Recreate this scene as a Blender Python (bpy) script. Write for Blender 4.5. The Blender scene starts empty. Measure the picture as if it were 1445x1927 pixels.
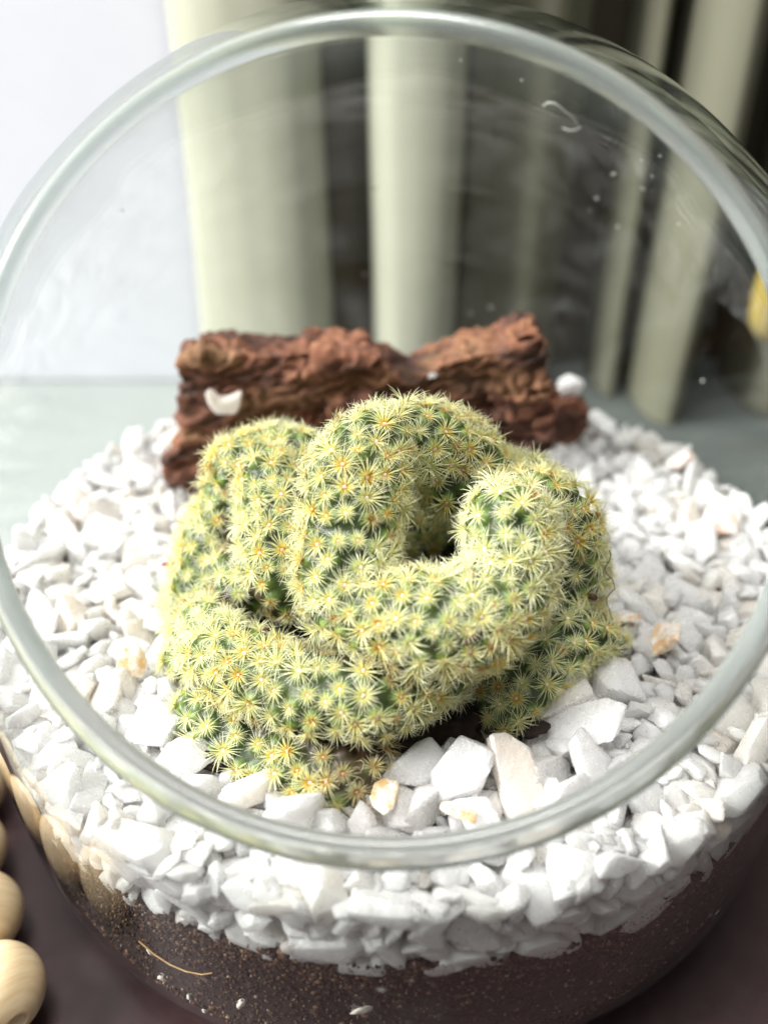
import bpy, bmesh, math, random
import numpy as np
from mathutils import Vector, Matrix, noise, kdtree, Euler
from mathutils.bvhtree import BVHTree

random.seed(7); rng = np.random.default_rng(7)
S = 0.01                                     # everything below is authored in centimetres
sc = bpy.context.scene
col = sc.collection

# ------------------------------------------------------------------ camera
TH = math.radians(34); FPX = 1700.0
CAM = np.array([-0.18, -12.97, 12.05])
FW = np.array([0, math.cos(TH), -math.sin(TH)]); UP = np.array([0, math.sin(TH), math.cos(TH)]); RT = np.array([1., 0, 0])
cd = bpy.data.cameras.new('camera'); cam = bpy.data.objects.new('camera', cd); col.objects.link(cam)
cam.location = CAM * S; cam.rotation_euler = (math.radians(90) - TH, 0, 0)
cd.sensor_fit = 'VERTICAL'; cd.sensor_height = 24; cd.lens = FPX / 1927 * 24
cd.clip_start = 0.005; cd.clip_end = 20
cd.dof.use_dof = True; cd.dof.focus_distance = 15.4 * S
cd.dof.aperture_fstop = (cd.lens / 1000) / (0.40 * S)
sc.camera = cam
# ------------------------------------------------------------------ world and lights
w = bpy.data.worlds.new('World'); sc.world = w; w.use_nodes = True
bg = w.node_tree.nodes['Background']; bg.inputs[0].default_value = (1.0, 0.985, 0.965, 1); bg.inputs[1].default_value = 0.25
def area(name, loc, target, sx, sy, power, colr):
    l = bpy.data.lights.new(name, 'AREA'); l.shape = 'RECTANGLE'; l.size = sx * S; l.size_y = sy * S
    l.energy = power; l.color = colr
    o = bpy.data.objects.new(name, l); col.objects.link(o); o.location = Vector(loc) * S
    o.rotation_euler = (Vector(target) - Vector(loc)).to_track_quat('-Z', 'Y').to_euler()
    return o
area('window_light', (-122, -16, 78), (0, 3, 0), 66, 60, 52.0, (1, .985, .96))
area('added_overhead_light', (-8, 2, 112), (0, 3, 0), 48, 40, 12.0, (1, .98, .95))  # lamp added overhead so the undersides of the cactus folds fall dark
sc.view_settings.view_transform = 'Standard'; sc.view_settings.look = 'None'
sc.view_settings.exposure = 0.2; sc.view_settings.gamma = 1.0
cy = sc.cycles
cy.max_bounces = 14; cy.transparent_max_bounces = 32; cy.transmission_bounces = 12; cy.diffuse_bounces = 6
cy.glossy_bounces = 5; cy.use_denoising = True; cy.sample_clamp_indirect = 6

# ------------------------------------------------------------------ helpers
def ray(px, py):
    return FW + (px - 722.5) / FPX * RT - (py - 963.5) / FPX * UP
def at_y(px, py, y):
    d = ray(px, py); return CAM + d * (y - CAM[1]) / d[1]
def at_z(px, py, z):
    d = ray(px, py); return CAM + d * (z - CAM[2]) / d[2]
def link(name, me, parent=None, mat=None, smooth=True):
    o = bpy.data.objects.new(name, me); col.objects.link(o)
    if mat and not me.materials: me.materials.append(mat)
    if smooth: me.polygons.foreach_set('use_smooth', [True] * len(me.polygons))
    if parent: o.parent = parent
    return o
def mesh(name, V, Fs):
    me = bpy.data.meshes.new(name)
    me.from_pydata((np.asarray(V, float) * S).tolist(), [], [list(map(int, f)) for f in Fs] if not isinstance(Fs, np.ndarray) else Fs.tolist())
    me.update(); return me
def mesh_tris(name, V, T, attr=None):
    me = bpy.data.meshes.new(name); n = len(V); m = len(T)
    me.vertices.add(n); me.vertices.foreach_set('co', (np.asarray(V) * S).astype(np.float32).ravel())
    me.loops.add(m * 3); me.loops.foreach_set('vertex_index', np.asarray(T, np.int32).ravel())
    me.polygons.add(m); me.polygons.foreach_set('loop_start', np.arange(0, m * 3, 3, dtype=np.int32))
    me.polygons.foreach_set('loop_total', np.full(m, 3, np.int32))
    me.update(); me.validate()
    for k, v in (attr or {}).items():
        a = me.attributes.new(k, 'FLOAT', 'POINT'); a.data.foreach_set('value', np.asarray(v, np.float32))
    return me
def tag(o, label=None, cat=None, group=None, kind=None):
    for k, v in (('label', label), ('category', cat), ('group', group), ('kind', kind)):
        if v: o[k] = v
    return o
def empty(name, loc=(0, 0, 0)):
    o = bpy.data.objects.new(name, None); col.objects.link(o); o.location = Vector(loc) * S; o.empty_display_size = .01
    return o

class NT:
    def __init__(s, name):
        s.m = bpy.data.materials.new(name); s.m.use_nodes = True; s.t = s.m.node_tree; s.t.nodes.clear()
        s.out = s.n('ShaderNodeOutputMaterial')
    def n(s, typ, **kw):
        nd = s.t.nodes.new(typ)
        for k, v in kw.items():
            if k.startswith('i_'):
                key = k[2:].replace('_', ' '); nd.inputs[int(key) if key.isdigit() else key].default_value = v
            else: setattr(nd, k, v)
        return nd
    def l(s, a, b): s.t.links.new(a, b)
    def coord(s, kind='Object'): return s.n('ShaderNodeTexCoord').outputs[kind]
    def noise(s, scale, detail=4, rough=.6, co=None, dist=0):
        nd = s.n('ShaderNodeTexNoise'); nd.inputs['Scale'].default_value = scale; nd.inputs['Detail'].default_value = detail
        nd.inputs['Roughness'].default_value = rough; nd.inputs['Distortion'].default_value = dist
        s.l(co if co is not None else s.coord(), nd.inputs['Vector']); return nd.outputs['Fac']
    def ramp(s, fac, stops):
        r = s.n('ShaderNodeValToRGB'); e = r.color_ramp.elements
        while len(e) < len(stops): e.new(.5)
        for el, (p, c) in zip(e, stops): el.position = p; el.color = (*c, 1) if len(c) == 3 else c
        s.l(fac, r.inputs[0]); return r.outputs[0]
    def mix(s, fac, a, b):
        m = s.n('ShaderNodeMix', data_type='RGBA')
        for sock, v in ((m.inputs[0], fac), (m.inputs[6], a), (m.inputs[7], b)):
            if isinstance(v, (tuple, float, int)): sock.default_value = (*v, 1) if isinstance(v, tuple) else v
            else: s.l(v, sock)
        return m.outputs[2]
    def bump(s, h, strength, dist):
        b = s.n('ShaderNodeBump'); b.inputs['Strength'].default_value = strength; b.inputs['Distance'].default_value = dist * S
        s.l(h, b.inputs['Height']); return b.outputs[0]
    def bsdf(s, **kw):
        p = s.n('ShaderNodeBsdfPrincipled')
        for k, v in kw.items():
            i = p.inputs[k.replace('_', ' ')]
            if isinstance(v, (float, int)): i.default_value = v
            elif isinstance(v, tuple): i.default_value = (*v, 1) if len(v) == 3 and i.type == 'RGBA' else v
            else: s.l(v, i)
        s.l(p.outputs[0], s.out.inputs[0]); return p

# ------------------------------------------------------------------ materials
def m_quartz():
    t = NT('white_quartz'); info = t.n('ShaderNodeObjectInfo')
    at = t.n('ShaderNodeAttribute', attribute_name='hue')
    co = t.coord(); n1 = t.noise(180, 5, .65, co); n2 = t.noise(60, 3, .5, co)
    rnd = t.n('ShaderNodeMath', operation='ADD'); t.l(info.outputs['Random'], rnd.inputs[0]); t.l(at.outputs['Fac'], rnd.inputs[1])
    fr = t.n('ShaderNodeMath', operation='FRACT'); t.l(rnd.outputs[0], fr.inputs[0])
    base = t.ramp(fr.outputs[0], [(0, (.92, .91, .905)), (.35, (.94, .93, .92)), (.6, (.90, .90, .90)), (.8, (.90, .87, .82)), (.93, (.88, .81, .72)), (1, (.84, .74, .64))])
    c = t.mix(t.ramp(n2, [(.35, (0, 0, 0)), (.75, (.5, .5, .5))]), base, (.93, .93, .93))
    n4 = t.noise(55, 6, .75, co, .8); hs = t.n('ShaderNodeMath', operation='MULTIPLY_ADD'); t.l(n4, hs.inputs[0]); hs.inputs[1].default_value = 2.5; t.l(n1, hs.inputs[2])
    vein = t.ramp(n4, [(.30, (.5,) * 3), (.40, (0, 0, 0))]); c = t.mix(vein, c, (.74, .74, .75))
    t.bsdf(Base_Color=c, Roughness=t.ramp(n1, [(.3, (.15,) * 3), (.7, (.45,) * 3)]), Subsurface_Weight=.7, Transmission_Weight=.34,
           Subsurface_Radius=(1., 1., 1.), Subsurface_Scale=.45 * S, IOR=1.5, Specular_IOR_Level=.55, Normal=t.bump(hs.outputs[0], .7, .035))
    return t.m
def m_stained(name, c1):
    t = NT(name); co = t.coord(); n = t.noise(150, 5, .7, co)
    c = t.mix(t.ramp(n, [(.42, (0, 0, 0)), (.6, (1, 1, 1))]), (.86, .83, .79), c1)
    t.bsdf(Base_Color=c, Roughness=.4, Subsurface_Weight=.3, Subsurface_Scale=.15 * S, Normal=t.bump(n, .5, .05))
    return t.m
def m_rock():
    t = NT('lava_rock'); mp = t.n('ShaderNodeMapping'); t.l(t.coord(), mp.inputs[0]); mp.inputs['Scale'].default_value = (.6, 1, 1.6)
    co = mp.outputs[0]; n1 = t.noise(90, 8, .65, co, .4); n2 = t.noise(420, 6, .7, co); n3 = t.noise(45, 3, .5, co)
    c = t.ramp(n1, [(.30, (.02, .009, .006)), (.44, (.09, .032, .018)), (.56, (.21, .078, .038)), (.70, (.34, .18, .10))])
    c = t.mix(t.ramp(n3, [(.5, (0, 0, 0)), (.68, (.75,) * 3)]), c, (.20, .11, .05))
    c = t.mix(t.ramp(n2, [(.55, (0, 0, 0)), (.8, (.45,) * 3)]), c, (.38, .24, .17))
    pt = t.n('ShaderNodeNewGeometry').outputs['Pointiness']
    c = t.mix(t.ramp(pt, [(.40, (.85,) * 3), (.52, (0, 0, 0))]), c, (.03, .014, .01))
    h = t.n('ShaderNodeMath', operation='ADD'); t.l(n1, h.inputs[0]); t.l(n2, h.inputs[1])
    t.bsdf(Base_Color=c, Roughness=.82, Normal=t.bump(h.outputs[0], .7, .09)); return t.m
def m_soil():
    t = NT('potting_soil'); co = t.coord(); n1 = t.noise(260, 8, .75, co); n2 = t.noise(900, 4, .7, co); n3 = t.noise(40, 3, .5, co)
    v = t.n('ShaderNodeTexVoronoi', feature='F1'); v.inputs['Scale'].default_value = 420; t.l(co, v.inputs['Vector'])
    c = t.ramp(n1, [(.3, (.005, .002, .001)), (.5, (.020, .010, .006)), (.66, (.055, .028, .016)), (.8, (.14, .08, .05))])
    c = t.mix(t.ramp(n3, [(.4, (0, 0, 0)), (.7, (.6,) * 3)]), c, (.025, .012, .008))
    spk = t.n('ShaderNodeSeparateColor'); t.l(v.outputs['Color'], spk.inputs[0])
    c = t.mix(t.ramp(spk.outputs[0], [(.985, (0, 0, 0)), (.99, (.7,) * 3)]), c, (.20, .13, .09))
    t.bsdf(Base_Color=c, Roughness=.85, Normal=t.bump(n1, .9, .12)); return t.m
def m_cactus():
    t = NT('cactus_skin'); co = t.coord(); n1 = t.noise(130, 4, .6, co); n2 = t.noise(350, 5, .7, co)
    tub = t.n('ShaderNodeAttribute', attribute_name='tubercle').outputs['Fac']
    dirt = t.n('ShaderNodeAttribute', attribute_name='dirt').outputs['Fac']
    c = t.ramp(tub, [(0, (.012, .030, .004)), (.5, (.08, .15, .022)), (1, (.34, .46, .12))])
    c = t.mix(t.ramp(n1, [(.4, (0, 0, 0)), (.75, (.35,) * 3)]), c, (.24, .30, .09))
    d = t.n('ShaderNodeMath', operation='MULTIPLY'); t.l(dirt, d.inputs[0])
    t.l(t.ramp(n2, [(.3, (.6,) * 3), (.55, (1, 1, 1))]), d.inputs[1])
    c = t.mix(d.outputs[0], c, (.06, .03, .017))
    t.bsdf(Base_Color=c, Roughness=.45, Subsurface_Weight=.15, Subsurface_Radius=(.5, 1., .3), Subsurface_Scale=.1 * S, Normal=t.bump(n2, .3, .03)); return t.m
def m_spine():
    t = NT('spines'); a = t.n('ShaderNodeAttribute', attribute_name='along').outputs['Fac']
    h = t.n('ShaderNodeAttribute', attribute_name='tint').outputs['Fac']
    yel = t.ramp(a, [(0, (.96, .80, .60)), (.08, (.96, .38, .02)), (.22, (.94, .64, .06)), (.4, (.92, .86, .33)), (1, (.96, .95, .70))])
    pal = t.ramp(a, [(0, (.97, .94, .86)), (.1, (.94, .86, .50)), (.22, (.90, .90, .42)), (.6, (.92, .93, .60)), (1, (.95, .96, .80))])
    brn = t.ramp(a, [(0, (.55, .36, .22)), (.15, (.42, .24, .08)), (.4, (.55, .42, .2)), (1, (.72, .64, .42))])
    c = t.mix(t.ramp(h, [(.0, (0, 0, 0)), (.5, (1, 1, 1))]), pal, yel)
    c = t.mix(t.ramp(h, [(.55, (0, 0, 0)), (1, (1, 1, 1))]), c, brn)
    p = t.bsdf(Base_Color=c, Roughness=.45)
    tr = t.n('ShaderNodeBsdfTranslucent'); t.l(c, tr.inputs[0]); mx = t.n('ShaderNodeMixShader'); mx.inputs[0].default_value = .2
    t.l(p.outputs[0], mx.inputs[1]); t.l(tr.outputs[0], mx.inputs[2]); t.l(mx.outputs[0], t.out.inputs[0]); return t.m
def m_simple(name, c, rough=.6, nscale=200, var=.25, bump=.3, bd=.05, spec=.5):
    t = NT(name); n = t.noise(nscale, 5, .65)
    d = tuple(x * (1 - var) for x in c); e = tuple(min(1, x * (1 + var)) for x in c)
    t.bsdf(Base_Color=t.ramp(n, [(.3, d), (.7, e)]), Roughness=rough, Specular_IOR_Level=spec, Normal=t.bump(n, bump, bd)); return t.m
def m_glass():
    # wall of the bowl: two thin smooth faces, straight-through light plus mirror reflection and the green tint of a longer path at the edge
    t = NT('bowl_glass'); lf = t.n('ShaderNodeLayerWeight'); lf.inputs['Blend'].default_value = .5
    p5 = t.n('ShaderNodeMath', operation='POWER'); t.l(lf.outputs['Facing'], p5.inputs[0]); p5.inputs[1].default_value = 5
    lw = t.n('ShaderNodeMath', operation='MULTIPLY_ADD'); t.l(p5.outputs[0], lw.inputs[0]); lw.inputs[1].default_value = .9; lw.inputs[2].default_value = .018   # Schlick, the same from both sides
    lw2 = t.n('ShaderNodeLayerWeight'); lw2.inputs['Blend'].default_value = .35
    tint = t.ramp(lw2.outputs['Facing'], [(0, (.985, .992, .988)), (.6, (.97, .982, .975)), (1, (.55, .64, .60))])
    co = t.coord(); sm = t.noise(35, 6, .7, co, 1.5); sm2 = t.noise(700, 3, .6, co)
    vo = t.n('ShaderNodeTexVoronoi'); vo.inputs['Scale'].default_value = 90; t.l(co, vo.inputs['Vector'])
    dot = t.ramp(vo.outputs['Distance'], [(.03, (.35,) * 3), (.09, (0, 0, 0))]); sp = t.n('ShaderNodeSeparateColor'); t.l(vo.outputs['Color'], sp.inputs[0])
    dot = t.mix(t.ramp(sp.outputs[1], [(.90, (0, 0, 0)), (.92, (1, 1, 1))]), (0., 0., 0.), dot)
    smf = t.mix(1.0, t.ramp(sm, [(.58, (0, 0, 0)), (.80, (.06,) * 3)]), dot); smf.node.blend_type = 'ADD'
    tr = t.n('ShaderNodeBsdfTransparent'); t.l(tint, tr.inputs[0])
    gl = t.n('ShaderNodeBsdfGlossy'); gl.inputs['Roughness'].default_value = .02; gl.inputs['Color'].default_value = (1, 1, 1, 1)
    mx = t.n('ShaderNodeMixShader'); t.l(lw.outputs[0], mx.inputs[0]); t.l(tr.outputs[0], mx.inputs[1]); t.l(gl.outputs[0], mx.inputs[2])
    df = t.n('ShaderNodeBsdfDiffuse'); df.inputs[0].default_value = (.8, .82, .8, 1)
    m2 = t.n('ShaderNodeMixShader'); t.l(smf, m2.inputs[0]); t.l(mx.outputs[0], m2.inputs[1]); t.l(df.outputs[0], m2.inputs[2])
    t.l(m2.outputs[0], t.out.inputs[0]); return t.m
def m_rim():
    t = NT('rim_glass'); n = t.noise(9, 2, .5)
    t.bsdf(Base_Color=(.90, .94, .92), Roughness=.16, Transmission_Weight=1.0, IOR=1.5)
    df = t.n('ShaderNodeBsdfDiffuse'); df.inputs[0].default_value = (.62, .69, .65, 1); mx = t.n('ShaderNodeMixShader'); mx.inputs[0].default_value = .16
    t.l(t.out.inputs[0].links[0].from_socket, mx.inputs[1]); t.l(df.outputs[0], mx.inputs[2]); t.l(mx.outputs[0], t.out.inputs[0]); return t.m
def m_table():
    t = NT('dark_tabletop'); co = t.coord(); n1 = t.noise(14, 5, .6, co); n2 = t.noise(160, 6, .7, co)
    c = t.ramp(n1, [(.3, (.030, .014, .015)), (.7, (.052, .028, .030))])
    c = t.mix(t.ramp(n2, [(.45, (0, 0, 0)), (.75, (.35,) * 3)]), c, (.06, .034, .034))
    t.bsdf(Base_Color=c, Specular_IOR_Level=.35, Roughness=t.ramp(n2, [(.3, (.30,) * 3), (.7, (.48,) * 3)]), Normal=t.bump(n2, .25, .03)); return t.m
def m_fabric(name, c, trans=.3):
    t = NT(name); n = t.noise(25, 4, .6); wv = t.n('ShaderNodeTexWave'); wv.inputs['Scale'].default_value = 900; t.l(t.coord(), wv.inputs['Vector'])
    cc = t.ramp(n, [(.3, tuple(x * .93 for x in c)), (.7, c)])
    p = t.bsdf(Base_Color=cc, Roughness=.9, Normal=t.bump(wv.outputs['Fac'], .2, .01))
    tr = t.n('ShaderNodeBsdfTranslucent'); t.l(cc, tr.inputs[0]); mx = t.n('ShaderNodeMixShader'); mx.inputs[0].default_value = trans
    t.l(p.outputs[0], mx.inputs[1]); t.l(tr.outputs[0], mx.inputs[2]); t.l(mx.outputs[0], t.out.inputs[0]); return t.m
def m_wood():
    t = NT('bead_wood'); info = t.n('ShaderNodeObjectInfo'); mp = t.n('ShaderNodeMapping'); t.l(t.coord(), mp.inputs[0]); mp.inputs['Scale'].default_value = (1, 1, 9)
    n = t.noise(120, 5, .6, mp.outputs[0]); c = t.ramp(n, [(.3, (.66, .48, .26)), (.7, (.80, .65, .42))])
    t.bsdf(Base_Color=c, Roughness=.42, Normal=t.bump(n, .15, .02)); return t.m
QUARTZ = m_quartz(); STAIN = m_stained('orange_stained_quartz', (.72, .47, .22)); PINK = m_stained('pink_quartz', (.80, .55, .45))
ROCK = m_rock(); SOIL = m_soil(); SKIN = m_cactus(); SPINE = m_spine(); GLASS = m_glass(); RIM = m_rim()
TABLE = m_table(); WOOD = m_wood()
SILLM = m_simple('grey_sill_stone', (.075, .088, .083), .6, 20, .06, .1)
WALLM = m_simple('white_wall_paint', (.63, .65, .70), .8, 60, .02, .1)
SAGE = m_fabric('sage_curtain_fabric', (.46, .47, .365), .15); OLIVE = m_fabric('gap_shade_fabric', (.06, .052, .03), .05); SHADE = m_fabric('shaded_sage_fabric', (.165, .165, .115), .1)  # SHADE is the sage curtain with the light falloff put into its colour
YEL = m_simple('yellow_fabric', (.30, .22, .03), .8); BARKM = m_simple('dry_debris', (.07, .035, .02), .8, 500, .5, .8, .05)
MAROON = m_simple('dried_flower', (.16, .03, .05), .7, 500, .4); PERL = m_simple('perlite', (.62, .57, .52), .8, 500, .2, .5, .05)
ROOTM = m_simple('rootlet', (.42, .26, .11), .7, 500, .3); HAIRM = m_simple('thread', (.08, .06, .05), .6, 500, .3)

# ------------------------------------------------------------------ bowl profile
BX, BY, BZ = .1, 3.2, 2.0
PR = np.array([(-5.5, 7.7), (-5.3, 8.25), (-4.8, 8.6), (-4, 8.8), (-2, 8.88), (0, 8.95), (2, 8.9), (4, 8.55), (6, 7.75), (8, 6.45), (9.5, 4.7), (10.5, 2.7), (10.85, 1.2), (10.95, 0)])
ZF = np.linspace(-5.5, 10.95, 600)
R2F = np.interp(ZF, PR[:, 0], PR[:, 1] ** 2)
kz = np.hanning(33); kz /= kz.sum(); R2S = np.convolve(np.pad(R2F, 16, mode='reflect', reflect_type='odd'), kz, 'valid'); R2S = np.maximum(R2S, 0)
R2S[:18] = R2F[:18]
def rad_at(z, off=0.0): return max(0.0, math.sqrt(float(np.interp(z, ZF, R2S))) - off)
TT = np.linspace(.5, 14, 2500)
def shell_pt(d):
    """radial intersection of direction d from the bowl centre with the outer profile"""
    z = BZ + TT * d[2]; rr = (TT ** 2) * (d[0] ** 2 + d[1] ** 2)
    out = (z < -5.5) | (z > 10.95) | (rr > np.interp(z, ZF, R2S)); i = int(np.argmax(out)); t = TT[i - 1] if i else TT[0]
    return np.array([BX, BY, BZ]) + d * t
BC = np.array([BX, BY, BZ])
NPSI = 160
rimdir = []
for k in range(NPSI):
    a = 2 * math.pi * k / NPSI
    d = ray(735 + 797 * math.cos(a), 820 + 792 * math.sin(a))
    t = np.linspace(4, 30, 4000); X = CAM + t[:, None] * d
    ins = ((X[:, 0] - BX) ** 2 + (X[:, 1] - BY) ** 2 < np.interp(X[:, 2], ZF, R2S)) & (X[:, 2] < 10.95) & (X[:, 2] > -5.5)
    p = X[int(np.argmax(ins))]; v = p - BC; rimdir.append(v / np.linalg.norm(v))
rimdir = np.array(rimdir)
# smooth the cut a little
kk = np.hanning(9); kk /= kk.sum()
rimdir = np.stack([np.convolve(np.concatenate([rimdir[-4:, j], rimdir[:, j], rimdir[:4, j]]), kk, 'valid') for j in range(3)], 1)
rimdir /= np.linalg.norm(rimdir, axis=1)[:, None]
pole = np.array([.05, .785, -.618]); pole /= np.linalg.norm(pole)
def slerp(a, b, s):
    w_ = math.acos(max(-1, min(1, float(a @ b)))); return (math.sin((1 - s) * w_) * a + math.sin(s * w_) * b) / math.sin(w_)
RIMS = .009
ss = np.concatenate([np.linspace(0, RIMS, 7), np.linspace(RIMS, .995, 64)[1:]])
G = np.array([[shell_pt(slerp(rimdir[k], pole, s)) for s in ss] for k in range(NPSI)])     # psi, s, 3
# light smoothing of sampling steps
for _ in range(2):
    G[:, 1:-1] = .25 * G[:, :-2] + .5 * G[:, 1:-1] + .25 * G[:, 2:]
    G[:] = .25 * np.roll(G, 1, 0) + .5 * G + .25 * np.roll(G, -1, 0)
dP = np.roll(G, -1, 0) - np.roll(G, 1, 0); dS = np.gradient(G, axis=1)
Nn = np.cross(dP, dS); Nn /= np.linalg.norm(Nn, axis=2)[:, :, None] + 1e-12
sgn = np.sign((Nn * (G - BC)).sum(2).mean()); Nn *= sgn                                  # outward
THK = .18
I0 = 6
def grid_faces(rows, cols, off=0, flip=False):
    F_ = []
    for a in range(rows):
        b = (a + 1) % rows
        for c in range(cols - 1):
            q = [off + a * cols + c, off + b * cols + c, off + b * cols + c + 1, off + a * cols + c + 1]
            F_.append(q[::-1] if flip else q)
    return F_
bowl = empty('glass_bowl', (BX, BY, -5.5)); loc0 = np.array([BX, BY, -5.5])
tag(bowl, 'clear round glass terrarium bowl with slanted open mouth holding cactus and white stones', 'glass bowl')
# wall
Wo = G[:, I0:]; Wi = (G - Nn * THK)[:, I0:]; nc = Wo.shape[1]
V = np.concatenate([Wo.reshape(-1, 3), Wi.reshape(-1, 3)]) - loc0
fo = grid_faces(NPSI, nc, 0, False); fi = grid_faces(NPSI, nc, NPSI * nc, True)
wall = link('bowl_wall', mesh('bowl_wall', V, fo + fi), bowl, GLASS)
# lip: closed ring of solid glass with a rounded, slightly thickened edge
ring = []
lipr = .19
for k in range(NPSI):
    o0 = G[k, :I0 + 1]; nn = Nn[k, :I0 + 1]; T0 = G[k, 0] - G[k, 2]; T0 /= np.linalg.norm(T0)
    prof = []
    for j in range(I0, -1, -1):
        f = 1 - j / I0; prof.append(o0[j] + nn[j] * (.012 + .03 * f * f))
    c = o0[0] - nn[0] * THK * .5
    for q in range(1, 8):
        a = math.pi * q / 8; prof.append(c + nn[0] * math.cos(a) * (lipr - .02) + T0 * math.sin(a) * lipr)
    for j in range(0, I0 + 1):
        f = 1 - j / I0; prof.append(o0[j] - nn[j] * (THK + .012 + .03 * f * f))
    ring.append(prof)
ring = np.array(ring) - loc0; nr = ring.shape[1]
fr = []
for a in range(NPSI):
    b = (a + 1) % NPSI
    for c in range(nr):
        d = (c + 1) % nr; fr.append([a * nr + c, b * nr + c, b * nr + d, a * nr + d])
me = mesh('rim', ring.reshape(-1, 3), fr)
bm = bmesh.new(); bm.from_mesh(me); bmesh.ops.recalc_face_normals(bm, faces=bm.faces); bm.to_mesh(me); bm.free()
rim = link('rim', me, bowl, RIM)

# ------------------------------------------------------------------ soil
def gravel_bottom(x, y):
    a = math.atan2(y - BY, x - BX); return -1.62 + .028 * (x - BX) + .22 * noise.noise(Vector((math.cos(a) * 2.6, math.sin(a) * 2.6, 3))) + .12 * noise.noise(Vector((x * 1.2, y * 1.2, 1)))
NA = 360; V = []; F_ = []
levels = []
for z in np.linspace(-5.2, -1.2, 34): levels.append(('wall', z))
for r in (8.2, 7.6, 6.8, 5.5, 4, 2.5, 1.2): levels.append(('top', r))
for kind, q in levels:
    for k in range(NA):
        a = 2 * math.pi * k / NA
        if kind == 'wall':
            zt = gravel_bottom(BX + 8.5 * math.cos(a), BY + 8.5 * math.sin(a)) + .22
            z = -5.2 + (q + 5.2) / 4.0 * (zt + 5.2); R_ = rad_at(z, THK + .05)
            R_ -= .035 * abs(noise.noise(Vector((math.cos(a) * 30, math.sin(a) * 30, z * 4))))
        else:
            R_ = q; x, y = BX + R_ * math.cos(a), BY + R_ * math.sin(a); z = gravel_bottom(BX + 8.5 * math.cos(a), BY + 8.5 * math.sin(a)) + .12 - (8.4 - q) * .02 + .1 * noise.noise(Vector((x, y, 5)) * 2)
        V.append((R_ * math.cos(a), R_ * math.sin(a), z + 5.2))
F_ = []
for l in range(len(levels) - 1):
    for k in range(NA):
        k2 = (k + 1) % NA; F_.append([l * NA + k, l * NA + k2, (l + 1) * NA + k2, (l + 1) * NA + k])
F_.append(list(range(NA))[::-1]); F_.append([(len(levels) - 1) * NA + k for k in range(NA)])
me = mesh('soil_bed', V, F_); soil = link('soil_bed', me, None, SOIL); soil.location = Vector((BX, BY, -5.2)) * S
tag(soil, 'dark brown potting soil seen through the glass beneath the white stones', 'soil', kind='stuff')

# ------------------------------------------------------------------ stone shapes
def ico(sub):
    bm = bmesh.new(); bmesh.ops.create_icosphere(bm, subdivisions=sub, radius=1); bm.verts.ensure_lookup_table()
    V = np.array([v.co[:] for v in bm.verts]); T = np.array([[v.index for v in f.verts] for f in bm.faces]); bm.free(); return V, T
I3, I2 = ico(3), ico(2)
def chip(seed, base, asp, nz=.014, planes=8, sharp=160.):
    r_ = np.random.default_rng(seed); V, T = base
    n = r_.normal(size=(planes, 3)); n /= np.linalg.norm(n, axis=1)[:, None]; n = np.concatenate([n, np.eye(3), -np.eye(3)])
    dd = np.concatenate([r_.uniform(.42, .9, planes), r_.uniform(.8, 1.05, 6)])
    q = np.maximum(V @ n.T, 1e-3) / dd; r = 1 / (np.sum(q ** sharp, axis=1) ** (1 / sharp))
    P = V * r[:, None]
    ph = r_.uniform(0, 100, 3)
    if nz: P = P * (1 + nz * np.array([noise.fractal(Vector(p * 3.2 + ph), 1.0, 2.0, 3) for p in P]))[:, None]
    return P * np.array(asp), T
NV = 26
asps = [(rng.uniform(.9, 1.25), rng.uniform(.62, .95), rng.uniform(.38, .66)) for _ in range(NV)]
chipHi = [chip(100 + i, ico(4), asps[i]) for i in range(NV)]; chipLo = [(chip(100 + i, I2, asps[i])) for i in range(NV)]
chipMe = []
for i, (P, T) in enumerate(chipHi):
    me = mesh_tris('stone', P, T, {'hue': np.full(len(P), 0.)}); me.materials.append(QUARTZ); me.polygons.foreach_set('use_smooth', [True] * len(T)); me.set_sharp_from_angle(angle=math.radians(16)); chipMe.append(me)

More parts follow.
